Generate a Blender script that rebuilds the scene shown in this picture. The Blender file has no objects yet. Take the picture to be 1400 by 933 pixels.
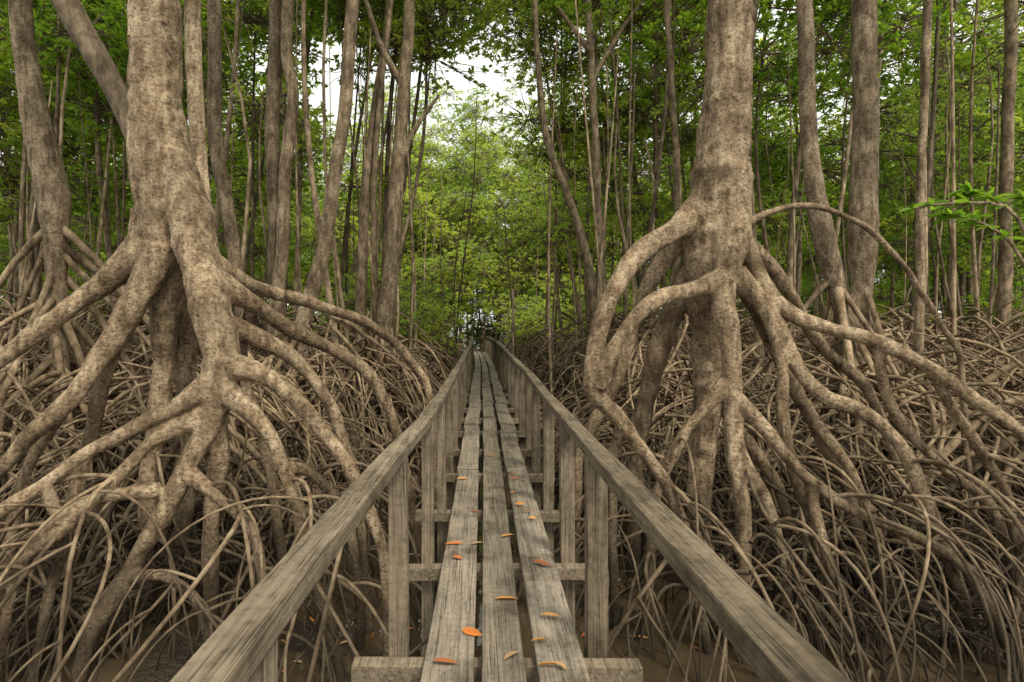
import bpy, math, random
import numpy as np
from mathutils import Vector, noise as mnoise
rng = np.random.default_rng(11); random.seed(11)
scene = bpy.context.scene
scene.view_settings.view_transform = 'Standard'
scene.view_settings.look = 'None'
scene.view_settings.exposure = 0

# ---------------------------------------------------------------- image coordinates
# image pixel coordinates projected out from the camera (deck height 0, eye 1.33 m);
# every point has its own assumed distance d, giving a world position.
F = 778.0; CX = 652.0; CY = 450.0; EYE = 1.33; GZ = -0.9
def px_to_world(u, v, d):
    return ((u - CX) / F * d, d, EYE - (v - CY) / F * d)

LR = [(-.6,-.375,.88),(.95,-.365,.868),(2.35,-.345,.83),(3.3,-.30,.82),(4.6,-.28,.815),(7.3,-.26,.835),(11,-.23,.85),(16,-.20,.86),(22,-.18,.88),(30,-.25,.89),(38,-.6,.89)]
RR = [(-.6,.435,.88),(.95,.455,.865),(2.35,.505,.83),(3.3,.535,.815),(4.6,.55,.82),(6.5,.60,.835),(11,.65,.85),(16,.70,.86),(22,.76,.88),(30,.70,.89),(38,.4,.89)]
def rail_at(R, y):
    ys=[p[0] for p in R]
    return float(np.interp(y, ys, [p[1] for p in R])), float(np.interp(y, ys, [p[2] for p in R]))
def cpath(y):
    y = np.asarray(y, float)
    a = np.interp(y, [p[0] for p in LR], [p[1] for p in LR]); b = np.interp(y, [p[0] for p in RR], [p[1] for p in RR])
    return (a + b) / 2

# ---------------------------------------------------------------- mesh helpers
def mesh_np(name, V, Q, tone=None, smooth=True, mats=(), midx=None):
    me = bpy.data.meshes.new(name)
    V = np.ascontiguousarray(V, dtype=np.float32); Q = np.ascontiguousarray(Q, dtype=np.int32)
    me.vertices.add(len(V)); me.vertices.foreach_set('co', V.ravel())
    me.loops.add(Q.size); me.loops.foreach_set('vertex_index', Q.ravel())
    me.polygons.add(len(Q))
    me.polygons.foreach_set('loop_start', np.arange(len(Q), dtype=np.int32) * Q.shape[1])
    me.polygons.foreach_set('use_smooth', np.full(len(Q), smooth))
    for m in mats: me.materials.append(m)
    if midx is not None: me.polygons.foreach_set('material_index', np.asarray(midx, dtype=np.int32))
    if tone is not None:
        a = me.attributes.new('tone', 'FLOAT', 'POINT'); a.data.foreach_set('value', np.asarray(tone, dtype=np.float32))
    me.update(calc_edges=True); me.validate()
    return me
def add_obj(name, data, parent=None, loc=None):
    o = bpy.data.objects.new(name, data); scene.collection.objects.link(o)
    if parent: o.parent = parent
    if loc is not None: o.location = loc
    return o
def tube_arrays(paths, radii, sides=6, lump=0.0, cap=False):
    paths = np.asarray(paths, float); radii = np.asarray(radii, float)
    if cap:
        a = paths[:, :1] - (paths[:, 1:2] - paths[:, :1]) * 0.03; b = paths[:, -1:] + (paths[:, -1:] - paths[:, -2:-1]) * 0.03
        paths = np.concatenate([a, paths, b], 1)
        radii = np.concatenate([np.full((len(radii), 1), .0008), radii, np.full((len(radii), 1), .0008)], 1)
    N, P, _ = paths.shape
    T = np.gradient(paths, axis=1); T /= np.linalg.norm(T, axis=2, keepdims=True) + 1e-9
    ch = paths[:, -1] - paths[:, 0]
    ref = np.stack([-ch[:, 1], ch[:, 0], np.zeros(N)], 1); ref += np.array([1e-3, 0, 0])
    ref /= np.linalg.norm(ref, axis=1, keepdims=True); ref = np.repeat(ref[:, None], P, 1)
    A = ref - (ref * T).sum(2, keepdims=True) * T; A /= np.linalg.norm(A, axis=2, keepdims=True) + 1e-9
    B = np.cross(T, A)
    th = np.arange(sides) * 2 * math.pi / sides
    R = radii[:, :, None] * (1 + lump * rng.standard_normal((N, P, sides)))
    V = paths[:, :, None] + R[..., None] * (np.cos(th)[None, None, :, None] * A[:, :, None] + np.sin(th)[None, None, :, None] * B[:, :, None])
    idx = np.arange(N * P * sides).reshape(N, P, sides)
    a = idx[:, :-1]; b = idx[:, 1:]
    Q = np.stack([a, np.roll(a, -1, 2), np.roll(b, -1, 2), b], -1).reshape(-1, 4)
    return V.reshape(-1, 3), Q
def join(parts):
    Vs, Qs, off = [], [], 0
    for V, Q in parts:
        Vs.append(V); Qs.append(Q + off); off += len(V)
    return np.concatenate(Vs), np.concatenate(Qs)
def catmull(P, n):
    P = np.asarray(P, float)
    E = np.vstack([2 * P[0] - P[1], P, 2 * P[-1] - P[-2]])
    seg = np.linalg.norm(np.diff(P[:, :3], axis=0), axis=1); cum = np.concatenate([[0], np.cumsum(seg)])
    s = np.linspace(0, cum[-1], n); i = np.clip(np.searchsorted(cum, s, 'right') - 1, 0, len(P) - 2)
    t = ((s - cum[i]) / (seg[i] + 1e-9))[:, None]
    p0, p1, p2, p3 = E[i], E[i + 1], E[i + 2], E[i + 3]
    out = .5 * (2 * p1 + (p2 - p0) * t + (2 * p0 - 5 * p1 + 4 * p2 - p3) * t ** 2 + (3 * p1 - p0 - 3 * p2 + p3) * t ** 3)
    lin = p1 + (p2 - p1) * t; out[:, 3:] = lin[:, 3:]
    return out
def unprojected(pts, D=None):  # image pixels and pixel radii to world points at assumed depths
    out = []
    for p in pts:
        if D is None: u, v, d, r = p
        else: u, v, r = p; d = D
        out.append((*px_to_world(u, v, d), r / F * d))
    return np.array(out)
def wob(P, amp, freq=3.0):
    n = len(P); t = np.linspace(0, 1, n)
    L = np.linalg.norm(np.diff(P[:, :3], axis=0), axis=1).sum()
    for ax in range(3):
        k = L * freq
        P[:, ax] += amp * (np.sin(t * k + rng.uniform(0, 6.3)) + .6 * np.sin(t * k * 2.3 + rng.uniform(0, 6.3))) * (.4 if ax == 2 else 1)
    return P

# ---------------------------------------------------------------- materials
def newmat(name):
    m = bpy.data.materials.new(name); m.use_nodes = True
    nt = m.node_tree; b = nt.nodes['Principled BSDF']
    return m, nt, b
def N(nt, t, **kw):
    n = nt.nodes.new(t)
    for k, v in kw.items(): setattr(n, k, v)
    return n
def ramp(nt, stops):
    r = N(nt, 'ShaderNodeValToRGB'); e = r.color_ramp.elements
    while len(e) < len(stops): e.new(.5)
    for i, (p, c) in enumerate(stops):
        e[i].position = p; e[i].color = (*c, 1) if len(c) == 3 else c
    return r
def noise_n(nt, vec, scale, detail=6, rough=.6):
    n = N(nt, 'ShaderNodeTexNoise'); n.inputs['Scale'].default_value = scale; n.inputs['Detail'].default_value = detail; n.inputs['Roughness'].default_value = rough
    nt.links.new(vec, n.inputs['Vector']); return n
def mixc(nt, a, b, fac, mode='MIX'):
    m = N(nt, 'ShaderNodeMix'); m.data_type = 'RGBA'; m.blend_type = mode
    for sock, val in ((m.inputs[0], fac), (m.inputs[6], a), (m.inputs[7], b)):
        if hasattr(val, 'links'): nt.links.new(val, sock)
        else: sock.default_value = val if isinstance(val, (int, float)) else (*val, 1)
    return m.outputs[2]
def bark(name, dark, mid, light, tide=True, zs=.5, bump=.5, bd=.012, use_tone=True, tlo=-.95, thi=.35, fine=False):
    m, nt, b = newmat(name); L = nt.links.new
    tc = N(nt, 'ShaderNodeTexCoord'); mp = N(nt, 'ShaderNodeMapping'); mp.inputs['Scale'].default_value = (1, 1, zs)
    L(tc.outputs['Object'], mp.inputs['Vector'])
    n1 = noise_n(nt, mp.outputs[0], 11, 5 if fine else 3, .68); n3 = noise_n(nt, tc.outputs['Object'], 2.2, 1, .5)
    r = ramp(nt, [(.36, dark), (.5, mid), (.64, light)]); L(n1.outputs[0], r.inputs[0])
    c = r.outputs[0]; hsrc = n1.outputs[0]
    if fine:
        mp2 = N(nt, 'ShaderNodeMapping'); mp2.inputs['Scale'].default_value = (1, 1, 1.3); L(tc.outputs['Object'], mp2.inputs['Vector'])
        n2 = noise_n(nt, mp2.outputs[0], 32, 4, .78)
        r2 = ramp(nt, [(.38, (.34, .31, .28)), (.47, (.90, .89, .88)), (.64, (1.25, 1.25, 1.25))]); L(n2.outputs[0], r2.inputs[0])
        c = mixc(nt, c, r2.outputs[0], .9, 'MULTIPLY')
        # vertical rain streaks
        mp4 = N(nt, 'ShaderNodeMapping'); mp4.inputs['Scale'].default_value = (1, 1, .1); L(tc.outputs['Object'], mp4.inputs['Vector'])
        n4 = noise_n(nt, mp4.outputs[0], 20, 3, .6)
        r4 = ramp(nt, [(.38, (.66, .63, .60)), (.52, (1.02, 1.02, 1.02)), (.68, (1.16, 1.16, 1.16))]); L(n4.outputs[0], r4.inputs[0])
        c = mixc(nt, c, r4.outputs[0], .9, 'MULTIPLY')
        ad2 = N(nt, 'ShaderNodeMath', operation='ADD'); L(n1.outputs[0], ad2.inputs[0]); L(n2.outputs[0], ad2.inputs[1]); hsrc = ad2.outputs[0]
    r3 = ramp(nt, [(.35, (.68, .65, .60)), (.65, (1.16, 1.14, 1.10))]); L(n3.outputs[0], r3.inputs[0])
    c = mixc(nt, c, r3.outputs[0], 1.0, 'MULTIPLY')
    if use_tone:
        at = N(nt, 'ShaderNodeAttribute'); at.attribute_name = 'tone'
        c = mixc(nt, c, at.outputs['Color'], 1.0, 'MULTIPLY')
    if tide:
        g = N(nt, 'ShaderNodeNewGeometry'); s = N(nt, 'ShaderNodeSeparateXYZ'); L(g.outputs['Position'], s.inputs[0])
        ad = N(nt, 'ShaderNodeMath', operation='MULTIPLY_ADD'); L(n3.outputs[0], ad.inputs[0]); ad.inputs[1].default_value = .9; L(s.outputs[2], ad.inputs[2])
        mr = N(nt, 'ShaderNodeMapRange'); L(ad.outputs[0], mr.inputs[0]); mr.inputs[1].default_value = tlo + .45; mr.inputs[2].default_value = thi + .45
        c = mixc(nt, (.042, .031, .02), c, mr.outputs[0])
    L(c, b.inputs['Base Color']); b.inputs['Roughness'].default_value = .85; b.inputs['Specular IOR Level'].default_value = .25
    bp = N(nt, 'ShaderNodeBump'); bp.inputs['Strength'].default_value = bump; bp.inputs['Distance'].default_value = bd
    L(hsrc, bp.inputs['Height']); L(bp.outputs[0], b.inputs['Normal'])
    return m
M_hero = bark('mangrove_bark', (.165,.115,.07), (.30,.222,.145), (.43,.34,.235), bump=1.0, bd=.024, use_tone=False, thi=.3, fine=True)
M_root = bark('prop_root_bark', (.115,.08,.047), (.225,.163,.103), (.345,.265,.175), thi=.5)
M_trunk = bark('grey_bark', (.13,.095,.062), (.25,.19,.128), (.37,.295,.208), bump=.8, bd=.015, tide=False, fine=True)
M_far = bark('dark_bark', (.09,.064,.04), (.18,.135,.088), (.28,.215,.145), tide=False)

def leafmat(name, c1, c2, tr, tf=.5):
    m, nt, b = newmat(name); L = nt.links.new
    at = N(nt, 'ShaderNodeAttribute'); at.attribute_name = 'tone'
    oi = N(nt, 'ShaderNodeObjectInfo')
    c = mixc(nt, c1, c2, at.outputs['Fac'])
    rr = ramp(nt, [(0, (.6, .7, .6)), (.5, (1, 1, 1)), (1, (1.35, 1.2, 1.0))]); L(oi.outputs['Random'], rr.inputs[0])
    c = mixc(nt, c, rr.outputs[0], 1.0, 'MULTIPLY')
    L(c, b.inputs['Base Color']); b.inputs['Roughness'].default_value = .5; b.inputs['Specular IOR Level'].default_value = .3
    ct = mixc(nt, c, tr, 1.0, 'MULTIPLY')
    t = N(nt, 'ShaderNodeBsdfTranslucent'); L(ct, t.inputs[0])
    mx = N(nt, 'ShaderNodeMixShader'); mx.inputs[0].default_value = tf
    L(b.outputs[0], mx.inputs[1]); L(t.outputs[0], mx.inputs[2])
    L(mx.outputs[0], nt.nodes['Material Output'].inputs[0]); return m
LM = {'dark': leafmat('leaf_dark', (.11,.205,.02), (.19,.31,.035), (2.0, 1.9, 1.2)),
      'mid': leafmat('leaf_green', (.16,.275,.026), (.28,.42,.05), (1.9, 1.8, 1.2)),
      'bright': leafmat('leaf_sunlit_tint', (.29,.43,.06), (.47,.58,.13), (1.6, 1.45, 1.3))}  # palest green: sunlit look painted into the leaf colour

def woodmat(name, dark, mid, light):
    m, nt, b = newmat(name); L = nt.links.new
    tc = N(nt, 'ShaderNodeTexCoord'); oi = N(nt, 'ShaderNodeObjectInfo')
    ad = N(nt, 'ShaderNodeVectorMath', operation='MULTIPLY_ADD'); 
    cmb = N(nt, 'ShaderNodeCombineXYZ'); 
    for i in range(3): L(oi.outputs['Random'], cmb.inputs[i])
    L(cmb.outputs[0], ad.inputs[0]); ad.inputs[1].default_value = (37, 53, 71); L(tc.outputs['Object'], ad.inputs[2])
    at = N(nt, 'ShaderNodeAttribute'); at.attribute_name = 'tone'  # 1 = vertical member
    def grain(sx, sy):
        m1 = N(nt, 'ShaderNodeMapping'); m1.inputs['Scale'].default_value = (sx, sy, sx)
        m2 = N(nt, 'ShaderNodeMapping'); m2.inputs['Scale'].default_value = (sx, sx, sy)
        L(ad.outputs[0], m1.inputs[0]); L(ad.outputs[0], m2.inputs[0])
        mm = N(nt, 'ShaderNodeMix'); mm.data_type = 'VECTOR'; L(at.outputs['Fac'], mm.inputs[0]); L(m1.outputs[0], mm.inputs[4]); L(m2.outputs[0], mm.inputs[5])
        return mm.outputs[1]
    g1 = noise_n(nt, grain(60, 1.6), 1.0, 5, .65); g1.inputs['Distortion'].default_value = .5
    g2 = noise_n(nt, grain(160, 3.0), 1.0, 2, .6)
    n3 = noise_n(nt, ad.outputs[0], 3.5, 4, .65)
    n4 = noise_n(nt, ad.outputs[0], 40, 3, .7)
    r = ramp(nt, [(.28, dark), (.5, mid), (.75, light)]); L(g1.outputs[0], r.inputs[0])
    r2 = ramp(nt, [(.34, (.22, .20, .18)), (.42, (1, 1, 1))]); L(g2.outputs[0], r2.inputs[0])
    c = mixc(nt, r.outputs[0], r2.outputs[0], .7, 'MULTIPLY')
    r3 = ramp(nt, [(.32, (.40, .37, .33)), (.5, (.92, .91, .90)), (.75, (1.25, 1.23, 1.2))]); L(n3.outputs[0], r3.inputs[0])
    c = mixc(nt, c, r3.outputs[0], 1.0, 'MULTIPLY')
    r5 = ramp(nt, [(.32, (.5, .5, .47)), (.5, (1.05, 1.05, 1.05))]); L(n4.outputs[0], r5.inputs[0])
    c = mixc(nt, c, r5.outputs[0], .7, 'MULTIPLY')
    r4 = ramp(nt, [(0, (.75, .73, .69)), (1, (1.12, 1.12, 1.12))]); L(oi.outputs['Random'], r4.inputs[0])
    c = mixc(nt, c, r4.outputs[0], 1.0, 'MULTIPLY')
    L(c, b.inputs['Base Color']); b.inputs['Roughness'].default_value = .8; b.inputs['Specular IOR Level'].default_value = .3
    s = N(nt, 'ShaderNodeMath', operation='ADD'); L(g1.outputs[0], s.inputs[0]); L(r2.outputs[0], s.inputs[1])
    bp = N(nt, 'ShaderNodeBump'); bp.inputs['Strength'].default_value = .7; bp.inputs['Distance'].default_value = .005
    L(s.outputs[0], bp.inputs['Height']); L(bp.outputs[0], b.inputs['Normal'])
    return m
M_plank = woodmat('weathered_planks', (.128,.102,.078), (.248,.208,.162), (.35,.302,.242))
M_rail = woodmat('weathered_rail_wood', (.092,.071,.049), (.19,.15,.104), (.295,.24,.172))

# ---------------------------------------------------------------- ground + water
def grid(name, xs, ys, zf, mat):
    X, Y = np.meshgrid(xs, ys); Z = zf(X, Y)
    V = np.stack([X, Y, Z], -1).reshape(-1, 3); nx = len(xs); ny = len(ys)
    i = np.arange(nx * ny).reshape(ny, nx)
    Q = np.stack([i[:-1, :-1], i[:-1, 1:], i[1:, 1:], i[1:, :-1]], -1).reshape(-1, 4)
    return add_obj(name, mesh_np(name, V, Q, mats=[mat]))
def ground_z(X, Y):
    X = np.atleast_1d(X); Y = np.atleast_1d(Y); out = np.zeros(X.shape)
    for k in np.ndindex(X.shape):
        x, y = float(X[k]), float(Y[k])
        n = mnoise.noise(Vector((x * .8, y * .8, 0))) * .09 + mnoise.noise(Vector((x * 2.6, y * 2.6, 5))) * .06
        far = min(1, max(0, (abs(x) - 2.6) / 3)) + min(1, max(0, (y - 6.5) / 4))
        out[k] = GZ - .035 + n + .10 * min(far, 1.2)
    return out
M_mud, nt, b = newmat('mud')
tc = N(nt, 'ShaderNodeTexCoord'); n1 = noise_n(nt, tc.outputs['Object'], 2.5, 5, .65)
r = ramp(nt, [(.3, (.026,.019,.012)), (.7, (.065,.047,.029))]); nt.links.new(n1.outputs[0], r.inputs[0]); nt.links.new(r.outputs[0], b.inputs['Base Color'])
b.inputs['Roughness'].default_value = .3
bp = N(nt, 'ShaderNodeBump'); bp.inputs['Strength'].default_value = .9; bp.inputs['Distance'].default_value = .05
n2 = noise_n(nt, tc.outputs['Object'], 18, 4, .7); nt.links.new(n2.outputs[0], bp.inputs['Height']); nt.links.new(bp.outputs[0], b.inputs['Normal'])
t = np.linspace(-1, 1, 190); xs = np.sign(t) * (np.abs(t) * 8 + np.abs(t) ** 5 * 240)
t = np.linspace(0, 1, 190); ys = -6 + t * 26 + t ** 5 * 260
grid('mud_ground', xs, ys, ground_z, M_mud)
M_w, nt, b = newmat('muddy_water')
tc = N(nt, 'ShaderNodeTexCoord'); n1 = noise_n(nt, tc.outputs['Object'], 1.6, 4, .6)
r = ramp(nt, [(.3, (.045,.031,.017)), (.7, (.088,.062,.036))]); nt.links.new(n1.outputs[0], r.inputs[0]); nt.links.new(r.outputs[0], b.inputs['Base Color'])
b.inputs['Roughness'].default_value = .04
bp = N(nt, 'ShaderNodeBump'); bp.inputs['Strength'].default_value = .2; bp.inputs['Distance'].default_value = .02
n2 = noise_n(nt, tc.outputs['Object'], 5, 2, .5); nt.links.new(n2.outputs[0], bp.inputs['Height']); nt.links.new(bp.outputs[0], b.inputs['Normal'])
grid('muddy_water', np.linspace(-30, 30, 3), np.linspace(-6, 45, 3), lambda X, Y: X * 0 + GZ - .01, M_w)

# ---------------------------------------------------------------- boardwalk
def beam(name, p0, p1, w, h, mat, parent, vertical=False, segs=10, warp=.004, bev=.005, roll=0.0):
    p0 = np.array(p0, float); p1 = np.array(p1, float); c = (p0 + p1) / 2; d = p1 - p0; Ln = np.linalg.norm(d); d /= Ln
    up = np.array([0, 1, 0]) if vertical else np.array([0, 0, 1.]); s = np.cross(d, up); s /= np.linalg.norm(s); up = np.cross(s, d)
    V = []
    ph = rng.uniform(0, 6.3, 4)
    for i in range(segs + 1):
        t = i / segs; q = d * (t - .5) * Ln + s * warp * math.sin(t * 4 + ph[0]) + up * warp * .7 * math.sin(t * 5 + ph[1])
        ww = w * (1 + .025 * math.sin(t * 9 + ph[2]) + rng.uniform(-.017, .017)); hh = h * (1 + .03 * math.sin(t * 7 + ph[3]))
        for a, e in ((-1, -1), (1, -1), (1, 1), (-1, 1)):
            V.append(q + s * a * ww / 2 + up * e * hh / 2)
    Q = []
    for i in range(segs):
        for k in range(4):
            a = i * 4 + k; b2 = i * 4 + (k + 1) % 4; Q.append((a, b2, b2 + 4, a + 4))
    Q.append((3, 2, 1, 0)); e = segs * 4; Q.append((e, e + 1, e + 2, e + 3))
    me = mesh_np(name, V, Q, tone=np.full(len(V), 1.0 if vertical else 0.0), smooth=False, mats=[mat])
    o = add_obj(name, me, parent, c)
    bm = o.modifiers.new('bevel', 'BEVEL'); bm.width = bev; bm.segments = 2; bm.limit_method = 'ANGLE'
    return o
BW = bpy.data.objects.new('wooden_boardwalk', None); scene.collection.objects.link(BW)
cols = [(-.23, .195, [-1.2, 5.4, 7.7, 10.3]), (-.003, .172, [-1.2, 4.9, 7.5, 10.4]), (.222, .192, [-1.2, 5.5, 7.6, 10.2])]
k = 0
for ci, (off, w, br) in enumerate(cols):
    y = br[-1]
    while y < 38: y += 2.55 + rng.uniform(-.25, .25); br.append(y)
    for y0, y1 in zip(br[:-1], br[1:]):
        k += 1; dz = rng.uniform(-.006, .006); dx = rng.uniform(-.012, .012); g = 1 + .10 * min(1, max(0, (y0 - 3) / 8))
        xa = float(cpath(max(y0, 2.0 if y0 > 0 else 1.6))) + off * g + (dx if y0 > 0 else 0); xb = float(cpath(y1)) + off * g - (dx if y0 > 0 else 0)
        if y0 < 0: xa = .075 + off
        beam('plank_%d' % k, (xa, y0 + .01, -.018 + dz), (xb, y1 - .01, -.018 + dz + rng.uniform(-.004, .004)), w * g, .036, M_plank, BW, segs=18, warp=.007)
ybs = [.35, 1.35, 2.35, 3.3, 4.3, 5.4]
while ybs[-1] < 37: ybs.append(ybs[-1] + 1.1 + rng.uniform(-.06, .06))
for i, y in enumerate(ybs):
    xl, zl = rail_at(LR, y); xr, zr = rail_at(RR, y)
    beam('crossbeam_%d' % i, (xl - .13 - rng.uniform(0, .05), y, -.078), (xr + .12 + rng.uniform(0, .05), y + rng.uniform(-.02, .02), -.078), .07, .075, M_rail, BW, segs=4, warp=.002)
    if y < .9 or (1 < y < 2): continue
    wp = .078 if y < 3 else .07
    beam('post_left_%d' % i, (xl + .02, y + .072, GZ - .4), (xl + .005, y + .072, zl - .04), wp, .07, M_rail, BW, True, 8)
    beam('post_right_%d' % i, (xr - .0, y + .072, GZ - .4), (xr + .0, y + .072, zr - .04), wp + .01, .07, M_rail, BW, True, 8)
beam('post_left_near', (-.375, .93, GZ - .4), (-.375, .93, .82), .07, .07, M_rail, BW, True, 8)
def rail(name, R, y0, y1, dz=0):
    ys = [y0] + [p[0] for p in R if y0 < p[0] < y1] + [y1]
    pts = [(rail_at(R, y)[0], y, rail_at(R, y)[1] + dz) for y in ys]
    P = []
    for a, b2 in zip(pts[:-1], pts[1:]):
        for j in range(5): P.append(np.array(a) + (np.array(b2) - np.array(a)) * j / 5)
    P.append(np.array(pts[-1])); P = np.array(P); c = P.mean(0); V = []
    for i, p in enumerate(P):
        w = .082 * (1 + .04 * math.sin(i * .9) + rng.uniform(-.015, .015)); h = .052
        tl = .05 * math.sin(i * .5 + y0)
        for a, e in ((-1, -1), (1, -1), (1, 1), (-1, 1)):
            V.append(p - c + np.array([a * w / 2, 0, e * h / 2 - .025 + tl * a * w / 2]))
    Q = []
    n = len(P) - 1
    for i in range(n):
        for q in range(4):
            a = i * 4 + q; b2 = i * 4 + (q + 1) % 4; Q.append((a, b2, b2 + 4, a + 4))
    Q.append((3, 2, 1, 0)); e = n * 4; Q.append((e, e + 1, e + 2, e + 3))
    o = add_obj(name, mesh_np(name, V, Q, tone=np.zeros(len(V)), smooth=False, mats=[M_rail]), BW, c)
    bm = o.modifiers.new('bevel', 'BEVEL'); bm.width = .007; bm.segments = 2; bm.limit_method = 'ANGLE'
for nm, R, br in (('handrail_left', LR, [-.6, 3.36, 6.5, 10.9, 15.2, 19.6, 24, 29, 37.5]), ('handrail_right', RR, [-.6, 3.34, 7.6, 12, 16.3, 20.7, 26, 31, 37.5])):
    for i, (a, b2) in enumerate(zip(br[:-1], br[1:])): rail(nm + '_%d' % (i + 1), R, a + .004, b2 - .004, 0.004 * (i % 2))

# ---------------------------------------------------------------- prop roots
def arches(starts, az, R, ze, r, P=9, m=None, lift=None, kmax=1.1):
    n = len(starts); t = np.linspace(0, 1, P)[None]
    if m is None: m = rng.uniform(0, .6, n)
    if lift is None: lift = rng.uniform(0, .16, n)
    kap = rng.uniform(-kmax, kmax, n)
    hor = m[:, None] * t + (1 - m[:, None]) * np.sin(t * math.pi / 2)
    dz = m[:, None] * t + (1 - m[:, None]) * (1 - np.cos(t * math.pi / 2))
    a = az[:, None] + kap[:, None] * t
    x = starts[:, 0, None] + R[:, None] * hor * np.cos(a); y = starts[:, 1, None] + R[:, None] * hor * np.sin(a)
    z = starts[:, 2, None] + (ze - starts[:, 2])[:, None] * dz + lift[:, None] * 4 * t * (1 - t)
    ph = rng.uniform(0, 6.3, (n, 3, 1)); fr = rng.uniform(3, 8, (n, 3, 1)); am = rng.uniform(.008, .03, (n, 1))
    x = x + am * np.sin(fr[:, 0] * t + ph[:, 0]) - am * np.sin(ph[:, 0]); y = y + am * np.sin(fr[:, 1] * t + ph[:, 1]) - am * np.sin(ph[:, 1])
    z = z + am * .6 * (np.sin(fr[:, 2] * t + ph[:, 2]) - np.sin(ph[:, 2]))
    rad = r[:, None] * (1 - .3 * t)
    return np.stack([x, y, z], -1), rad, a[:, -1]
def children(paths, rad, az, n, P, spread=1.3, rk=.8, hk=(.45, 1.0), hmax=2.0):
    i = rng.integers(0, len(paths), n); j = rng.integers(int(paths.shape[1] * .2), max(int(paths.shape[1] * .85), 2), n)
    s = paths[i, j]; h = s[:, 2] - GZ; keep = (h > .18) & (h < hmax)
    i, j, s, h = i[keep], j[keep], s[keep], h[keep]; n = len(s)
    a = az[i] + rng.uniform(-spread, spread, n)
    return arches(s, a, np.clip(h, .3, 2) * rng.uniform(*hk, n) + .12, np.full(n, GZ - .06), rad[i, j] * rng.uniform(rk - .15, rk + .15, n), P, lift=rng.uniform(.02, .28, n) * np.clip(h, 0, 1))
def keep_clear(paths, rad, hw=.56):
    c = cpath(paths[..., 1]); bad = ((np.abs(paths[..., 0] - c) < hw) & (paths[..., 2] > -.22)) | (paths[..., 1] < 1.9)
    bad |= (np.abs(paths[..., 0] - c) < .1)
    k = ~bad.any(1); return paths[k], rad[k]
def system(cent, H, nroot, r0, P, c1=1.2, c2=.8, hk=(.55, 1.2)):
    n = len(cent); idx = np.repeat(np.arange(n), nroot); M = len(idx)
    h = H[idx] * rng.uniform(.3, 1, M); az = rng.uniform(0, 2 * math.pi, M)
    st = np.stack([cent[idx, 0], cent[idx, 1], GZ + h], 1)
    p, rd, ae = arches(st, az, h * rng.uniform(*hk, M) + .1, np.full(M, GZ - .06), r0 * rng.uniform(.55, 1.35, M), P)
    A = [(p, rd)]
    p1, r1, a1 = children(p, rd, ae, int(M * c1), P); A.append((p1, r1))
    if c2 > 0:
        p2, r2, a2 = children(p1, r1, a1, int(M * c2), P); A.append((p2, r2))
    return np.concatenate([a[0] for a in A]), np.concatenate([a[1] for a in A])
def tone_for(n, P, sides, lo=.65, hi=1.15):
    return np.repeat(rng.uniform(lo, hi, n), P * sides)

def scatter(n, y0, y1, fx=.98, mx=1.5, inner=.75):
    out = []
    while len(out) < n:
        y = math.sqrt(rng.uniform(y0 ** 2, y1 ** 2)) if y0 > 0 else rng.uniform(y0, y1)
        x = rng.uniform(-fx * y - mx, fx * y + mx)
        if abs(x - float(cpath(y))) < inner: continue
        out.append((x, y))
    return np.array(out)
parts = []; tones = []
def add_batch(p, r, sides, lo, hi):
    p, r = keep_clear(p, r); parts.append(tube_arrays(p, r, sides)); tones.append(tone_for(len(p), p.shape[1], sides, lo, hi))
def hx(c): return np.clip((np.abs(c[:, 0] - .2) + .6) / 3.2, .5, 1)
near_trees = scatter(24, 8.8, 14.5, fx=.85, mx=.5, inner=2.0)
c = scatter(80, 3.7, 5.6, inner=1.4); H = rng.uniform(.45, 1.0, len(c)); add_batch(*system(c, H, 7, .014, 12), 6, .45, .95)
c = scatter(210, 5.4, 9.5); H = rng.uniform(1.1, 2.3, len(c)) * hx(c); add_batch(*system(c, H, 11, .017, 11), 6, .5, 1.2)
c = scatter(420, 8.8, 17); H = rng.uniform(1.8, 3.1, len(c)) * hx(c); add_batch(*system(c, H, 11, .021, 9), 5, .5, 1.35)
c = scatter(500, 16, 34); H = rng.uniform(1.8, 3.1, len(c)) * np.clip(hx(c) * 1.3, .6, 1); add_batch(*system(c, H, 8, .028, 8, 1.0, .4), 4, .5, 1.4)
add_batch(*system(near_trees, np.full(len(near_trees), 2.8), 12, .036, 10, 1.2, .8, (.35, .9)), 6, .8, 1.3)
V, Q = join(parts); add_obj('prop_root_thicket', mesh_np('prop_root_thicket', V, Q, tone=np.concatenate(tones), mats=[M_root]))

c = scatter(240, 2.6, 7, fx=.7, inner=.35); n = len(c)
s = np.stack([c[:, 0], c[:, 1], np.full(n, GZ - .08)], 1); tip = s + np.stack([rng.normal(0, .03, n), rng.normal(0, .03, n), rng.uniform(.12, .32, n)], 1)
pp = s[:, None] + (tip - s)[:, None] * np.linspace(0, 1, 4)[None, :, None]; rr = rng.uniform(.005, .011, n)[:, None] * np.array([1.2, 1, .8, .3])[None]
V, Q = tube_arrays(pp, rr, 5, .1); add_obj('breathing_roots', mesh_np('breathing_roots', V, Q, tone=np.full(len(V), .5), mats=[M_root]))

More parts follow.
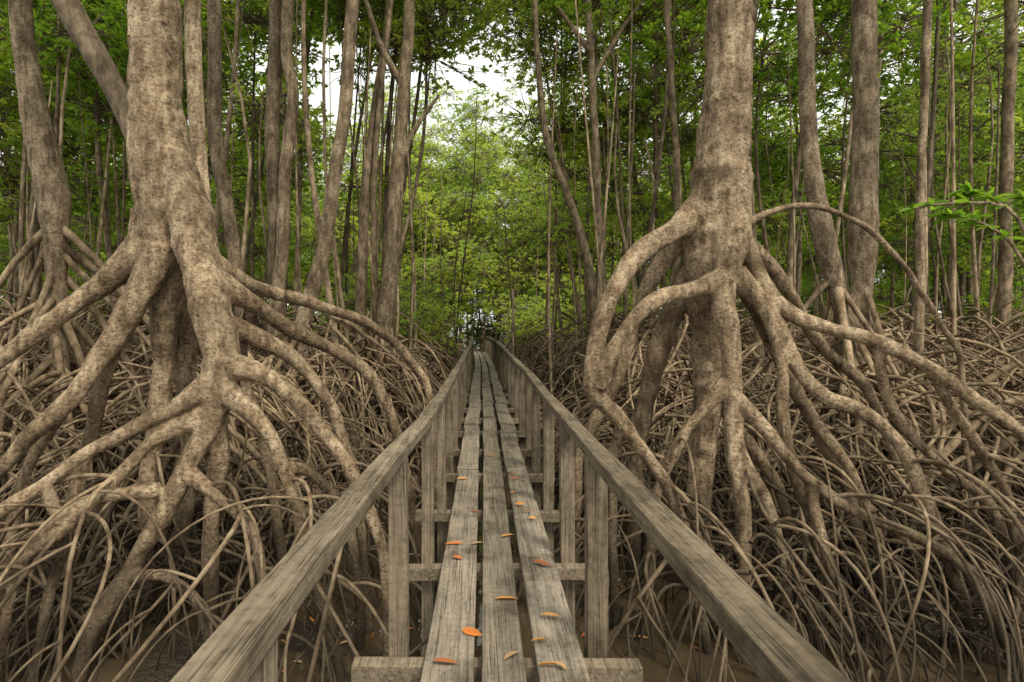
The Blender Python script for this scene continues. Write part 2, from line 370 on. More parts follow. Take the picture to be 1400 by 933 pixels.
# ---------------------------------------------------------------- leaf sprays
def leaf_arrays(base, d, ln, wd, up=None):
    n = len(base); d = d / (np.linalg.norm(d, axis=1, keepdims=True) + 1e-9)
    if up is None: up = np.array([0, -.25, 1.]) + rng.normal(0, .5, (n, 3))
    s = np.cross(d, up); s /= np.linalg.norm(s, axis=1, keepdims=True) + 1e-9; nn = np.cross(s, d)
    l = ln[:, None]; w = wd[:, None]
    V = np.stack([base, base + d * l * .3 - s * w + nn * w * .35, base + d * l * .72 - s * w * .85 + nn * w * .2, base + d * l - nn * l * .12,
                  base + d * l * .72 + s * w * .85 + nn * w * .2, base + d * l * .3 + s * w + nn * w * .35], 1).reshape(-1, 3)
    i = (np.arange(n) * 6)[:, None]
    Q = np.concatenate([i + np.array([0, 3, 2, 1]), i + np.array([0, 5, 4, 3])])
    return V, Q
def spray_mesh(name, lm, ntw=38, flat=.55, ls=1.0):
    tip = rng.normal(0, 1, (ntw, 3)); tip /= np.linalg.norm(tip, axis=1, keepdims=True); tip *= rng.uniform(.35, 1, (ntw, 1)) ** .6; tip[:, 2] *= flat
    st = tip * rng.uniform(0, .3, (ntw, 1)); mid = (st + tip) / 2 + rng.normal(0, .06, (ntw, 3))
    tw = np.stack([st, mid, tip], 1); TV, TQ = tube_arrays(tw, np.tile([.012, .008, .004], (ntw, 1)), 3)
    per = 8; i = np.repeat(np.arange(ntw), per); n = len(i); al = np.where(np.arange(n) % per < 6, 1.0, rng.uniform(.5, .95, n))[:, None]
    base = mid[i] + (tip - mid)[i] * al
    td = (tip - mid)[i]; td /= np.linalg.norm(td, axis=1, keepdims=True)
    d = td * .6 + rng.normal(0, .75, (n, 3)); d[:, 2] *= .55
    LV, LQ = leaf_arrays(base, d, rng.uniform(.085, .14, n) * ls, rng.uniform(.019, .03, n) * ls)
    V, Q = join([(TV, TQ), (LV, LQ)])
    tone = np.concatenate([np.full(len(TV), .8), np.repeat(np.clip(rng.normal(.45, .3, n), 0, 1), 6)])
    return mesh_np(name, V, Q, tone=tone, smooth=False, mats=[M_far, lm], midx=np.concatenate([np.zeros(len(TQ)), np.ones(len(LQ))]))
SPR = {}
for key in LM:
    col = bpy.data.collections.new('leaf_sprays_' + key)
    for q in range(4):
        col.objects.link(bpy.data.objects.new('leaf_spray_%s_%d' % (key, q), spray_mesh('leaf_spray', LM[key], flat=(.4, .6, .75, .5)[q])))
    SPR[key] = col
def gn_group(key):
    g = bpy.data.node_groups.new('scatter_' + key, 'GeometryNodeTree')
    g.interface.new_socket('Geometry', in_out='INPUT', socket_type='NodeSocketGeometry'); g.interface.new_socket('Geometry', in_out='OUTPUT', socket_type='NodeSocketGeometry')
    gi = g.nodes.new('NodeGroupInput'); go = g.nodes.new('NodeGroupOutput')
    ip = g.nodes.new('GeometryNodeInstanceOnPoints'); ci = g.nodes.new('GeometryNodeCollectionInfo')
    ci.inputs['Collection'].default_value = SPR[key]; ci.inputs['Separate Children'].default_value = True; ci.inputs['Reset Children'].default_value = True
    ip.inputs['Pick Instance'].default_value = True
    rv = g.nodes.new('FunctionNodeRandomValue'); rv.data_type = 'FLOAT_VECTOR'; rv.inputs[0].default_value = (-.35, -.35, 0); rv.inputs[1].default_value = (.35, .35, 6.283)
    na = g.nodes.new('GeometryNodeInputNamedAttribute'); na.data_type = 'FLOAT'; na.inputs['Name'].default_value = 'tone'
    g.links.new(gi.outputs[0], ip.inputs['Points']); g.links.new(ci.outputs[0], ip.inputs['Instance'])
    g.links.new(rv.outputs[0], ip.inputs['Rotation']); g.links.new(na.outputs[0], ip.inputs['Scale']); g.links.new(ip.outputs[0], go.inputs[0])
    return g
GN = {k2: gn_group(k2) for k2 in SPR}
def foliage(name, pts, scl, key, parent=None):
    me = bpy.data.meshes.new(name); pts = np.asarray(pts, dtype=np.float32)
    me.vertices.add(len(pts)); me.vertices.foreach_set('co', pts.ravel())
    a = me.attributes.new('tone', 'FLOAT', 'POINT'); a.data.foreach_set('value', np.asarray(scl, dtype=np.float32)); me.update()
    o = add_obj(name, me, parent); md = o.modifiers.new('leaves', 'NODES'); md.node_group = GN[key]; return o
def crown_pts(c, rad, n, flat=.6):
    d = rng.normal(0, 1, (n, 3)); d /= np.linalg.norm(d, axis=1, keepdims=True)
    p = d * (rng.uniform(.25, 1, (n, 1)) ** .5) * rad; p[:, 2] *= flat
    return p + np.asarray(c)

# ---------------------------------------------------------------- the two large mangroves
def hero(paths, nkids):
    root = bpy.data.objects.new('mangrove_tree', None); scene.collection.objects.link(root)
    parts = []; base = []
    for i, pth in enumerate(paths):
        S = unprojected(pth); L = np.linalg.norm(np.diff(S[:, :3], axis=0), axis=1).sum(); n = max(24, int(L / .07))
        C = catmull(S, n); C = wob(C, .009 if i else .003, 5.0)
        C[:, 3] = np.maximum(C[:, 3] * (1 + (.08 if i else .02) * np.sin(np.linspace(0, L * 9, n) + rng.uniform(0, 6)) + rng.normal(0, .025, n)), .0155)
        parts.append(tube_arrays(C[None, :, :3], C[None, :, 3], 14, .035, cap=True))
        k2 = np.linspace(0, n - 1, 14).astype(int)
        if i: base.append(C[k2])
    T = catmull(unprojected(paths[0]), 60)
    for _ in range(24):
        q = T[rng.integers(8, 42)]; a = rng.uniform(0, 6.3); d = np.array([math.cos(a), math.sin(a), .25])
        p0 = q[:3] + d * q[3] * .6; p1 = q[:3] + d * (q[3] + rng.uniform(.004, .02)); rr = rng.uniform(.012, .024)
        parts.append(tube_arrays(np.linspace(p0, p1, 4)[None], np.array([[rr * 1.3, rr * 1.2, rr, rr * .7]]), 8, .05, cap=True))
    V, Q = join(parts)
    o = add_obj('trunk_and_main_roots', mesh_np('trunk_and_main_roots', V, Q, mats=[M_hero]), root)
    rm = o.modifiers.new('fuse', 'REMESH'); rm.mode = 'VOXEL'; rm.voxel_size = .0108; rm.use_smooth_shade = True
    sm = o.modifiers.new('smooth', 'SMOOTH'); sm.iterations = 2; sm.factor = .5
    B = np.array(base); bp = B[:, :, :3]; br = B[:, :, 3]
    az = np.arctan2(bp[:, -1, 1] - bp[:, 0, 1], bp[:, -1, 0] - bp[:, 0, 0])
    br2 = np.minimum(br, .04)
    p1, r1, a1 = children(bp, br2 * .58, az, nkids, 16, 1.2, .6, (.45, 1.0), hmax=1.4)
    p2, r2, a2 = children(p1, r1, a1, int(nkids * 1.2), 16, 1.3, .78)
    p = np.concatenate([p1, p2]); rd = np.maximum(np.concatenate([r1, r2]), .007)
    p, rd = keep_clear(p, rd); V, Q = tube_arrays(p, rd, 8, .03)
    add_obj('aerial_roots', mesh_np('aerial_roots', V, Q, tone=tone_for(len(p), 16, 8, .65, 1.15), mats=[M_root]), root)
    top = T[0, :3]; n = 7; lp = []
    for i in range(n):
        s = T[rng.integers(0, 8), :3]; e = s + np.array([rng.uniform(-2, 2), rng.uniform(-1, 2), rng.uniform(.6, 1.8)])
        lp.append(np.linspace(s, e, 6) + np.array([0, 0, .3]) * np.sin(np.linspace(0, 3.1, 6))[:, None])
    V, Q = tube_arrays(np.array(lp), np.tile(np.linspace(.06, .015, 6), (n, 1)), 6)
    add_obj('limbs', mesh_np('limbs', V, Q, tone=np.ones(len(V)), mats=[M_trunk]), root)
    ends = np.array([q[-1] for q in lp]); foliage('crown', np.concatenate([ends, crown_pts(top + np.array([0, .5, 1.2]), 2.0, 5)]), rng.uniform(.8, 1.2, n + 5), 'mid', root)
    return root
LEFT = [
 [(210,-760,4.3,27),(212,-300,4.3,30),(212,-100,4.3,31),(212,60,4.3,33),(215,170,4.3,36),(226,245,4.3,43),(233,305,4.3,41),(232,365,4.35,33),(230,430,4.4,20)],
 [(236,215,4.25,26),(258,300,4.15,29),(280,380,4.05,27),(296,450,3.95,26),(300,515,3.9,26),(288,570,3.85,18),(255,645,3.8,14),(208,725,3.75,13),(165,800,3.7,12),(122,880,3.6,11),(95,975,3.5,10)],
 [(206,290,4.3,24),(190,340,4.25,22),(140,388,4.2,15),(90,425,4.1,13),(30,470,4.0,12),(-50,530,3.9,11),(-150,640,3.8,10),(-230,860,3.7,9)],
 [(218,340,4.2,25),(190,405,4.1,20),(150,468,4.0,15),(115,520,3.9,13),(70,570,3.85,12),(20,620,3.8,11),(-60,720,3.7,10),(-120,910,3.6,9)],
 [(225,340,4.3,26),(226,430,4.35,18),(222,520,4.4,14),(205,640,4.4,12),(200,760,4.4,11),(195,880,4.35,10)],
 [(292,520,3.88,20),(240,557,3.75,12),(180,588,3.7,10),(120,620,3.6,9),(60,660,3.5,9),(0,700,3.4,9),(-80,780,3.3,8),(-130,1000,3.2,8)],
 [(285,560,3.85,16),(215,600,3.7,10),(150,665,3.6,9),(90,720,3.5,9),(30,765,3.4,8),(-30,850,3.3,8),(-50,1000,3.2,8)],
 [(306,500,3.9,20),(360,512,3.85,13),(402,545,3.8,11),(442,590,3.75,10),(482,645,3.7,9),(512,720,3.62,8),(528,800,3.6,8),(535,960,3.55,7)],
 [(306,530,3.88,18),(350,570,3.8,11),(385,635,3.75,10),(408,700,3.7,9),(425,780,3.65,8),(450,860,3.6,8),(468,960,3.5,7)],
 [(292,560,3.88,18),(296,640,3.95,13),(290,720,4.0,11),(285,860,4.0,10)],
 [(290,385,4.1,20),(350,418,4.2,12),(400,452,4.4,10),(460,480,4.6,9),(510,520,4.8,8),(545,600,4.9,7),(562,700,4.9,7),(566,820,4.9,6)],
 [(300,440,4.0,18),(370,470,4.1,11),(430,520,4.2,9),(470,600,4.2,8),(490,700,4.2,7),(505,880,4.2,7)],
 [(280,350,4.15,16),(345,392,4.5,10),(420,412,5,8),(500,442,5.5,7),(560,490,6,6),(590,560,6,5),(600,760,6,5)],
 [(250,400,4.5,22),(252,500,4.6,14),(262,620,4.7,11),(242,760,4.7,10),(235,840,4.7,9)],
 [(255,645,3.8,12),(300,680,3.65,8),(345,735,3.55,7),(365,830,3.5,7),(380,980,3.4,7)],
 [(222,670,3.78,11),(150,678,3.6,8),(80,705,3.5,7),(30,770,3.4,7),(0,900,3.35,7)],
 [(120,515,3.9,11),(60,600,4.0,8),(20,700,4.0,8),(-10,900,3.9,7)],
 [(165,445,4.05,14),(130,560,4.2,10),(100,690,4.2,9),(70,860,4.2,8)],
 [(180,790,3.7,9),(230,790,3.6,7),(280,840,3.5,7),(300,980,3.4,6)],
 [(345,415,4.2,10),(330,500,4.5,8),(360,600,4.6,8),(380,720,4.6,7),(390,860,4.6,7)],
 [(385,635,3.75,9),(430,650,3.9,7),(470,700,4.0,7),(490,800,4.0,6),(495,900,4.0,6)],
 [(60,660,3.5,9),(90,740,3.6,7),(60,830,3.6,7),(40,960,3.5,7)],
]
RIGHT = [
 [(1004,-760,4.7,25),(1001,-300,4.7,27),(999,-100,4.7,28),(997,60,4.7,30),(992,160,4.7,33),(986,240,4.7,38),(978,310,4.7,42),(972,370,4.75,36),(968,440,4.8,24),(968,520,4.85,20),(962,600,4.9,18),(955,700,4.9,16),(950,850,4.9,14)],
 [(1007,240,4.65,22),(1001,330,4.55,21),(990,400,4.45,17),(997,480,4.35,14),(1003,560,4.3,13),(1008,640,4.2,11),(1015,720,4.1,10),(1018,800,4.0,9),(1028,920,3.9,9)],
 [(962,285,4.7,24),(925,312,4.6,17),(880,342,4.5,14),(848,383,4.4,13),(822,440,4.35,12),(808,500,4.3,12),(815,540,4.25,12),(850,575,4.2,10),(890,630,4.1,9),(920,685,4.05,8),(945,760,4,8),(968,900,3.95,7)],
 [(988,385,4.5,18),(945,395,4.4,12),(900,410,4.3,11),(860,445,4.25,10),(832,490,4.2,10),(816,530,4.22,10)],
 [(945,310,4.8,18),(900,365,4.9,12),(872,430,5,10),(842,520,5.1,9),(806,590,5.1,8),(790,650,5.1,7),(782,820,5.1,7)],
 [(960,350,4.85,24),(925,420,5,17),(900,480,5.1,15),(880,560,5.2,13),(870,640,5.2,11),(865,800,5.2,10)],
 [(1008,315,4.7,15),(1040,378,4.6,11),(1075,425,4.5,10),(1130,447,4.4,10),(1200,467,4.3,10),(1270,502,4.2,9),(1330,545,4.1,9),(1400,595,4.0,8),(1500,700,3.9,8),(1580,930,3.8,7)],
 [(1005,375,4.55,17),(1050,430,4.5,12),(1090,500,4.4,11),(1130,543,4.3,10),(1180,563,4.2,10),(1230,610,4.15,9),(1265,680,4.1,9),(1300,770,4.0,8),(1325,860,3.95,8),(1335,960,3.9,7)],
 [(1000,335,4.7,16),(1035,420,4.8,12),(1070,500,4.8,10),(1110,570,4.8,10),(1150,650,4.75,9),(1175,740,4.7,9),(1200,850,4.6,8)],
 [(1003,540,4.3,12),(1050,590,4.2,9),(1110,660,4.1,8),(1180,705,4.0,8),(1260,735,3.9,7),(1330,790,3.8,7),(1400,940,3.7,7)],
 [(1000,520,4.35,13),(960,560,4.3,8),(930,600,4.3,8),(900,680,4.3,7),(885,800,4.2,7),(878,890,4.2,7)],
 [(1012,320,4.8,13),(1050,360,4.95,9),(1085,410,5.1,8),(1130,480,5.3,8),(1190,540,5.4,7),(1230,640,5.4,7),(1260,800,5.3,6)],
 [(1015,310,4.8,6),(1050,290,4.85,4.5),(1110,281,4.95,4),(1180,308,5.1,4),(1240,370,5.2,4),(1285,440,5.3,4),(1315,520,5.3,4),(1330,820,5.3,4)],
 [(1006,600,4.25,10),(1045,680,4.1,8),(1070,770,4.0,7),(1080,920,3.9,7)],
 [(1110,570,4.8,8),(1160,640,4.5,7),(1200,740,4.3,7),(1220,890,4.2,6)],
 [(1200,467,4.3,8),(1220,560,4.4,7),(1290,640,4.4,7),(1360,700,4.3,6),(1400,860,4.2,6)],
 [(968,500,4.85,14),(1010,590,5.0,9),(1060,660,5.0,8),(1100,760,4.9,7),(1110,830,4.9,7)],
 [(1270,502,4.2,7),(1330,600,4.3,7),(1380,690,4.3,6),(1410,860,4.2,6)],
 [(1040,378,4.6,9),(1065,480,4.4,8),(1075,600,4.3,8),(1110,720,4.2,7),(1150,880,4.1,6)],
 [(850,575,4.2,9),(840,640,4.3,7),(835,740,4.3,7),(850,890,4.2,6)],
 [(1110,660,4.1,8),(1130,760,4.0,7),(1160,840,3.9,7),(1190,960,3.8,6)],
]
hero(LEFT, 110)
hero(RIGHT, 115)

# ---------------------------------------------------------------- mid-ground trees
def midtree(pts, D, nroots, rr, hroot=None, mat=None, branches=(), key='mid', rk=(.35, .85), limbs=6, crown=6, tn=None):
    root = bpy.data.objects.new('mangrove_tree', None); scene.collection.objects.link(root)
    S = unprojected(pts, D); n = 44; C = catmull(S, n); C = wob(C, .02, 1.2); C[:, 3] *= 1 + rng.normal(0, .02, n)
    P = [tube_arrays(C[None, :, :3], C[None, :, 3], 12, .025)]
    s = C[-1, :3]; e = np.array([s[0] + rng.uniform(-.1, .1), s[1] + .1, GZ - .1]); q = np.linspace(s, e, 6)
    P.append(tube_arrays(q[None], (C[-1, 3] * np.linspace(1, .6, 6))[None], 10, .02))
    for bpts in branches:
        B = catmull(unprojected(bpts, D), 16); P.append(tube_arrays(B[None, :, :3], B[None, :, 3], 8, .02))
    lp = []; ends = []
    for i in range(limbs):
        j = rng.integers(0, 12); s = C[j, :3]; a = rng.uniform(0, 6.3); ln = rng.uniform(1.0, 2.4); e = s + np.array([math.cos(a) * ln, math.sin(a) * ln, rng.uniform(.5, 1.6)])
        lp.append(np.linspace(s, e, 7) + np.array([0, 0, .25]) * np.sin(np.linspace(0, 3.1, 7))[:, None] + np.cumsum(rng.normal(0, .04, (7, 3)), 0)); ends.append(e)
    if lp:
        lp = np.array(lp); P.append(tube_arrays(lp, np.tile(np.linspace(C[4, 3] * .5, .012, 7), (len(lp), 1)), 6))
    V, Q = join(P); add_obj('trunk', mesh_np('trunk', V, Q, tone=np.full(len(V), tn or rng.uniform(.85, 1.15)), mats=[mat or M_trunk]), root)
    if nroots:
        hr = hroot if hroot else 1.4
        zz = GZ + hr * rng.uniform(.45, 1.0, nroots)
        cz = C[:, 2][::-1]; px = np.interp(zz, cz, C[:, 0][::-1]); py = np.interp(zz, cz, C[:, 1][::-1])
        st = np.stack([px, py, zz], 1)
        p, rd, ae = arches(st, rng.uniform(0, 6.3, nroots), hr * rng.uniform(*rk, nroots), np.full(nroots, GZ - .06), rr * rng.uniform(.7, 1.2, nroots), 12, m=rng.uniform(.45, .95, nroots), lift=rng.uniform(0, .08, nroots), kmax=.5)
        rd[:, 0] *= 1.5; rd[:, 1] *= 1.2
        p1, r1, a1 = children(p, rd, ae, int(nroots * 1.8), 12); p2, r2, _ = children(p1, r1, a1, int(nroots * 1.4), 12)
        p = np.concatenate([p, p1, p2]); rd = np.concatenate([rd, r1, r2]); p, rd = keep_clear(p, rd)
        V, Q = tube_arrays(p, rd, 7, .03); add_obj('prop_roots', mesh_np('prop_roots', V, Q, tone=tone_for(len(p), 12, 7, .8, 1.2), mats=[M_root]), root)
    if crown:
        c = C[0, :3] + np.array([0, 0, .8]); pts2 = crown_pts(c, 2.0, crown)
        if ends: pts2 = np.concatenate([pts2, ends])
        foliage('crown', pts2, rng.uniform(.7, 1.1, len(pts2)), key, root)
midtree([(15,-420,11),(25,0,13),(43,120,15),(62,225,19),(72,275,21),(76,320,14)], 7, 24, .045, 3.6, rk=(.3,.7))
midtree([(-30,-420,24),(35,-120,20),(92,0,17),(138,90,16),(178,170,15),(205,250,14),(228,330,13),(245,420,12)], 5.3, 6, .03, 1.6, mat=M_far, tn=.7)
midtree([(268,-420,11),(262,0,11),(267,150,11),(282,260,10),(292,330,10),(304,460,10)], 6, 8, .032, 1.8, tn=1.4)
midtree([(290,-380,9),(294,0,9),(293,180,10),(308,280,9),(328,390,9),(335,440,9)], 7.5, 10, .035, 2.0, tn=.8)
midtree([(380,-350,9),(377,0,9),(374,200,10),(378,420,12),(372,460,11)], 10, 12, .04, 2.2, tn=.8, limbs=3, crown=3)
midtree([(405,-350,7),(392,30,8),(401,130,8),(390,250,9),(383,350,9),(376,440,10)], 9.8, 6, .035, 2.0, tn=1.1, limbs=3, crown=3)
midtree([(492,-380,8),(481,0,9),(468,180,9),(445,320,10),(412,450,11)], 9.2, 12, .04, 2.2, tn=1.1, limbs=3, crown=3)
midtree([(545,-250,5),(530,20,5),(512,150,6),(498,300,7),(492,430,8)], 11.5, 10, .04, 2.2, mat=M_far, limbs=3, crown=3)
midtree([(566,-250,7),(556,90,8),(543,230,10),(535,340,11),(528,440,13)], 11, 12, .045, 2.4, branches=[[(541,240,6),(565,180,4),(600,130,2)],[(552,120,5),(520,60,4),(500,0,3)]], tn=.9, limbs=3, crown=3)
midtree([(800,-190,4),(806,60,5),(812,150,5),(818,250,5),(822,400,6)], 12, 8, .04, 2.2, branches=[[(806,70,4),(770,20,3),(740,-20,2)],[(809,110,4),(850,40,3),(880,0,2)]], mat=M_far, tn=1.2, limbs=3, crown=3)
midtree([(725,-160,4),(735,100,4),(750,190,5),(778,270,5),(800,340,6),(810,420,6)], 12, 6, .04, 2.2, mat=M_far, tn=1.0, limbs=3, crown=3)
midtree([(900,-250,4),(915,50,4),(922,180,4),(925,320,4),(928,430,5)], 11, 6, .035, 2.0, mat=M_far, limbs=3, crown=3)
midtree([(1095,-400,9),(1101,0,10),(1108,150,10),(1112,250,12),(1122,325,15),(1145,400,11),(1160,460,10)], 7, 18, .04, 3.0, rk=(.2,.55))
midtree([(1178,-380,14),(1180,0,15),(1184,200,16),(1182,300,19),(1180,350,18),(1176,420,11)], 7.5, 18, .046, 3.0, rk=(.2,.5))
midtree([(1272,-350,5),(1268,0,5),(1260,250,5),(1256,450,6)], 8, 8, .028, 1.9, tn=1.1)
midtree([(1385,-250,6),(1382,0,7),(1378,200,7),(1372,420,8)], 12, 8, .04, 2.2, mat=M_far)
midtree([(1530,-400,24),(1520,0,25),(1510,200,28),(1500,330,30),(1495,400,18)], 5.6, 20, .045, 2.5, rk=(.5,1.0))

# ---------------------------------------------------------------- sapling with fresh leaves
root = bpy.data.objects.new('mangrove_sapling', None); scene.collection.objects.link(root)
stems = [[(1450,900,4.6,4),(1440,600,4.6,4),(1420,400,4.5,3),(1385,290,4.4,2.5),(1300,278,4.3,2),(1248,285,4.3,1)], [(1420,400,4.5,3),(1380,330,4.4,2),(1330,300,4.35,1.5),(1290,292,4.3,1)], [(1385,290,4.4,2),(1350,268,4.4,1.5),(1320,262,4.4,1)], [(1420,400,4.5,2.5),(1425,320,4.5,2),(1400,270,4.4,1)]]
P = []; bl = []; dl = []
for s in stems:
    C = catmull(unprojected(s), 30); P.append(tube_arrays(C[None, :, :3], C[None, :, 3], 6))
    for j in (14, 18, 20, 22, 24, 26, 27, 28, 29):
        for _ in range(5):
            d = (C[j, :3] - C[j - 2, :3]); d /= np.linalg.norm(d); d = d * .5 + rng.normal(0, .6, 3); d[2] *= .35; bl.append(C[j, :3]); dl.append(d)
V, Q = join(P); add_obj('stem', mesh_np('stem', V, Q, tone=np.ones(len(V)), mats=[M_trunk]), root)
n = len(bl); V, Q = leaf_arrays(np.array(bl), np.array(dl), rng.uniform(.09, .15, n), rng.uniform(.018, .027, n))
add_obj('leaves', mesh_np('leaves', V, Q, tone=np.repeat(rng.uniform(.2, 1, n), 6), smooth=False, mats=[LM['mid']]), root)

# ---------------------------------------------------------------- distant forest
forest = bpy.data.objects.new('distant_mangrove_forest', None); scene.collection.objects.link(forest)
tr = scatter(205, 12, 56, fx=.95, mx=3, inner=1.8); TP = []; TR = []; LP = []; LRd = []
F_pts = {'dark': [], 'mid': [], 'bright': []}; F_s = {'dark': [], 'mid': [], 'bright': []}
def put(p, s, key): F_pts[key].append(p); F_s[key].append(s)
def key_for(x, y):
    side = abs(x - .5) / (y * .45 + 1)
    if y > 15 and side < .65: return 'bright'  # central far foliage gets its sunlit glow through the paler leaf colour
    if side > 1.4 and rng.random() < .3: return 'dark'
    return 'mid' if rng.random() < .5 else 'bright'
def clearing(x, y): return abs(x - .2) < 6.5 and 18 < y < 36  # gap added in the trees so sun reaches the slope beyond
def tree(x, y, h, r0, lean, rad, m, key, flat=.8, nl=6, wide=1.0, lift=0):
    t = np.linspace(0, 1, 10)[:, None]
    p = np.array([x, y, GZ]) + t * np.array([lean[0], lean[1], h]) + np.stack([.25 * np.sin(t[:, 0] * rng.uniform(2, 6) + rng.uniform(0, 6)), .2 * np.sin(t[:, 0] * 4), t[:, 0] * 0], 1)
    TP.append(p); TR.append(r0 * np.linspace(1.2, .45, 10))
    ends = []
    for _ in range(nl):
        s = p[rng.integers(4 + lift, 10)]; a = rng.uniform(0, 6.3); ln = rng.uniform(.8, 2.6) * wide; e = s + np.array([math.cos(a) * ln, math.sin(a) * ln, rng.uniform(.3, 1.8)])
        q = np.linspace(s, e, 6) + np.cumsum(rng.normal(0, .06, (6, 3)), 0); LP.append(q); LRd.append(np.linspace(r0 * .4, .01, 6)); ends.append(q[-1])
    c = p[-1] + np.array([0, 0, -1.2 + .25 * lift]); cp = np.concatenate([crown_pts(c, rad, m, flat), np.array(ends)])
    put(cp, rng.uniform(.75, 1.25, len(cp)) * (1 + y / 90), key)
for x, y in tr:
    if clearing(x, y): continue
    tree(x, y, rng.uniform(8, 14), rng.uniform(.035, .10) * (1 + y / 60), rng.normal(0, .7, 2), rng.uniform(1.8, 3.0), int(rng.integers(8, 14)), key_for(x, y))
for x, y in near_trees:
    tree(x, y, rng.uniform(8.5, 11.5), rng.uniform(.04, .075), rng.normal(0, .6, 2), 1.7, 3, 'mid', .8, 3, 1.0, 3)
# taller trees whose crowns meet above the path
for i in range(14):
    y = 13 + 6 * (i + rng.random()) / 14; x = (1 if i % 2 else -1) * rng.uniform(2.2, .32 * y + 1.8)
    h = rng.uniform(.50, .66) * y + 3.0; lean = (-x * rng.uniform(.1, .6), rng.normal(0, .4))
    tree(x, y, h, rng.uniform(.045, .08), lean, rng.uniform(2.0, 2.8), 9, 'bright', .5, 6, 1.2, 3)
for x, y in ((-8.5, 13), (-11.5, 15), (-10, 18), (-14, 17), (-7.5, 16), (9.5, 17), (12, 15), (15, 18), (7, 18)):
    tree(x, y, rng.uniform(8.5, 12.5), .08, (0, 0), 2.8, 16, 'mid' if rng.random() < .5 else 'bright', .9, 8, 1.1)
# tree slope shaped to catch the sun at the far end of the clearing
for i in range(26):
    y = 34 + 14 * (i + rng.random()) / 26; x = rng.uniform(-8, 9)
    h = 3.5 + (y - 33) * 1.05; tree(x, y, h, .06, (0, 0), 2.0, 4, 'bright', .8, 5)
n = 620; y = rng.uniform(32.5, 50, n); zt = 2.2 + (y - 33) * 1.2
x = rng.uniform(-10, 11, n); kx = (np.abs(x - cpath(np.minimum(y, 38))) > 1.2) | (y > 39)
put(np.stack([x, y + rng.normal(0, .6, n), zt * rng.uniform(.55, 1.1, n) - .3], 1)[kx], rng.uniform(.9, 1.6, n)[kx], 'bright')
n = 150; put(np.stack([rng.uniform(-5, 6, n), rng.uniform(39.5, 44, n), rng.uniform(-.6, 5.5, n)], 1), rng.uniform(.9, 1.5, n), 'bright')
V1, Q1 = tube_arrays(np.array(TP), np.array(TR), 7, .03); V2, Q2 = tube_arrays(np.array(LP), np.array(LRd), 4)
V, Q = join([(V1, Q1), (V2, Q2)]); add_obj('trunks', mesh_np('trunks', V, Q, tone=np.concatenate([tone_for(len(TP), 10, 7, .6, 1.8), np.full(len(V2), .9)]), mats=[M_far]), forest)
un = np.concatenate([scatter(330, 11, 45, fx=.95, mx=2, inner=1.0), scatter(70, 9, 16, fx=.8, mx=1, inner=1.6)]); n = len(un); t = np.linspace(0, 1, 8)[None, :, None]
st = np.stack([un[:, 0], un[:, 1], np.full(n, GZ)], 1)[:, None]; en = np.stack([rng.normal(0, .5, n), rng.normal(0, .5, n), rng.uniform(6, 12, n)], 1)[:, None]
pp = st + en * t + .12 * np.sin(t * rng.uniform(3, 9, (n, 1, 1)) + rng.uniform(0, 6, (n, 1, 3))) * np.array([1, 1, 0])
V, Q = tube_arrays(pp, rng.uniform(.018, .05, n)[:, None] * np.linspace(1.1, .4, 8)[None], 5); add_obj('young_stems', mesh_np('young_stems', V, Q, tone=tone_for(n, 8, 5, .6, 1.9), mats=[M_far]), forest)
us = scatter(230, 13, 52, fx=.95, mx=2, inner=1.9)
for x, y in us:
    m = int(rng.integers(4, 9)); z = rng.uniform(1.2, 5.5)
    if clearing(x, y): z = rng.uniform(.8, 2.0)
    cp = crown_pts((x, y, z), rng.uniform(.9, 1.9), m, .8)
    k2 = np.abs(cp[:, 0] - cpath(cp[:, 1])) > 1.3; cp = cp[k2]
    put(cp, rng.uniform(.6, 1.1, len(cp)) * (1 + y / 100), key_for(x, y))
n = 540; y = rng.uniform(51, 60, n); x = rng.uniform(-58, 58, n); z = rng.uniform(-.5, 21, n)
put(np.stack([x, y, z], 1), rng.uniform(2.0, 3.0, n), 'bright')
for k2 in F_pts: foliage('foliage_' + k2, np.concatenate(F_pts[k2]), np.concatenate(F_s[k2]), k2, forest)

# marker pole beside the path
q = np.array([px_to_world(701, 395, 12), px_to_world(702, 480, 12), (px_to_world(703, 480, 12)[0], 12, GZ - .2)])
me = mesh_np('marker_pole', *tube_arrays(np.linspace(q[0], q[2], 8)[None], np.full((1, 8), .022), 8, .05, cap=True), tone=None, mats=[M_rail]); add_obj('wooden_pole', me)

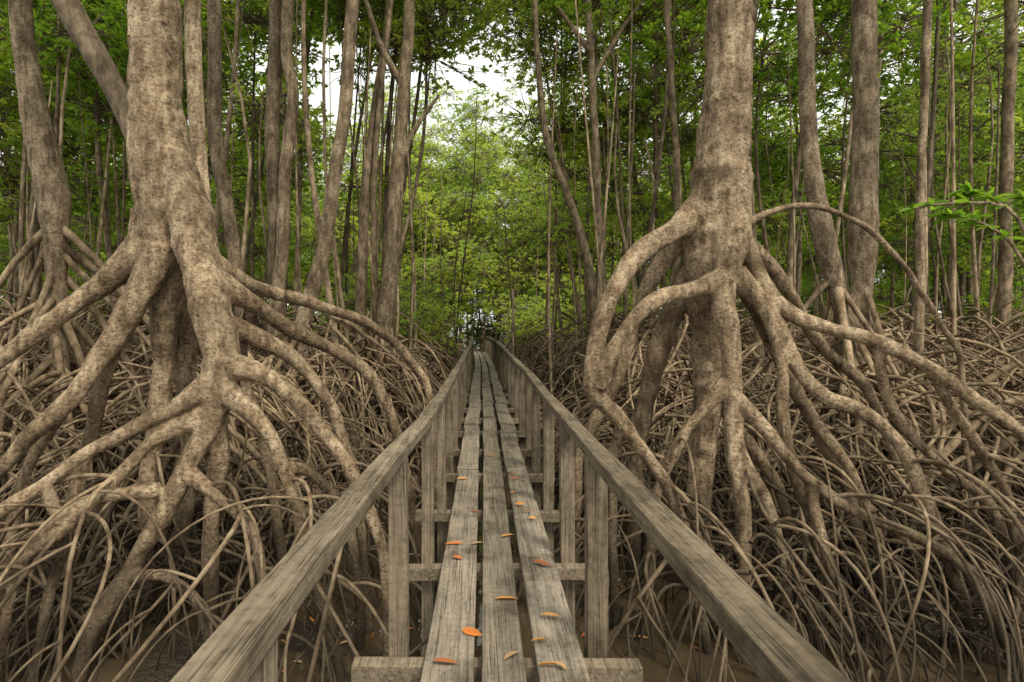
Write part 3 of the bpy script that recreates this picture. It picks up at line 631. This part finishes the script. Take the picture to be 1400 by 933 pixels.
# ---------------------------------------------------------------- fallen leaves
M_fl, nt, b = newmat('fallen_leaf_orange')
at = N(nt, 'ShaderNodeAttribute'); at.attribute_name = 'tone'
r = ramp(nt, [(0, (.22,.07,.02)), (.4, (.50,.15,.02)), (.75, (.55,.26,.05)), (1, (.32,.22,.12))]); nt.links.new(at.outputs['Fac'], r.inputs[0]); nt.links.new(r.outputs[0], b.inputs['Base Color']); b.inputs['Roughness'].default_value = .5
spots = [(630,655),(712,672),(716,698),(641,743),(625,762),(735,767),(640,862),(748,841),(720,892),(772,910),(708,648),(662,700),(690,735),(668,622),(600,905),(700,610),(683,820),(700,655),(722,690),(728,708),(765,906),(735,878),(650,745)]
bs, ds = [], []
for u, v in spots:
    d = (EYE - .01) * F / (v - CY); bs.append((px_to_world(u, v, d)[0] - .03, d, .016)); a = rng.uniform(-.6, .6) + (math.pi if rng.random() < .3 else 0); ds.append((math.cos(a), math.sin(a) * 1.2, 0))
for _ in range(36):
    x = rng.uniform(-1.6, -.5) if rng.random() < .6 else rng.uniform(.7, 1.6); bs.append((x, rng.uniform(3.3, 5), GZ + .004)); a = rng.uniform(0, 6.3); ds.append((math.cos(a), math.sin(a), 0))
n = len(bs); V, Q = leaf_arrays(np.array(bs), np.array(ds, float), rng.uniform(.06, .14, n), rng.uniform(.009, .018, n), up=np.tile([0, 0, 1.], (n, 1)) + rng.normal(0, .3, (n, 3)))
V[:, 2] = np.maximum(V[:, 2], np.repeat(np.array(bs)[:, 2], 6) - .006)
add_obj('fallen_leaves', mesh_np('fallen_leaves', V, Q, tone=np.repeat(rng.uniform(0, 1, n), 6), smooth=False, mats=[M_fl]))

# ---------------------------------------------------------------- light
S = Vector((.34, -.55, .88)).normalized()
w = bpy.data.worlds.new('World'); scene.world = w; w.use_nodes = True; nt = w.node_tree; bg = nt.nodes['Background']
sky = nt.nodes.new('ShaderNodeTexSky'); sky.sky_type = 'NISHITA'; sky.sun_disc = False
sky.sun_elevation = math.asin(S.z); sky.sun_rotation = math.atan2(S.x, S.y); sky.dust_density = 5.0; sky.air_density = 1.0; sky.ozone_density = .5
# thin bright cloud cover over the clear sky
c = mixc(nt, sky.outputs[0], (9.6, 9.7, 8.9), .85)
nt.links.new(c, bg.inputs[0]); bg.inputs[1].default_value = .15
sl = bpy.data.lights.new('sun', 'SUN'); sl.energy = 3.2; sl.angle = math.radians(14); sl.color = (1, .94, .80)
so = add_obj('sun', sl); so.rotation_euler = S.to_track_quat('Z', 'Y').to_euler()

cam = bpy.data.cameras.new('camera'); cam.lens = 20.0; cam.sensor_width = 36; cam.clip_end = 600; cam.clip_start = .05
cam.shift_x = 48 / 1400; cam.shift_y = -16 / 1400
co = add_obj('camera', cam); co.location = (0, 0, EYE); co.rotation_euler = (math.radians(90), 0, 0)
scene.camera = co
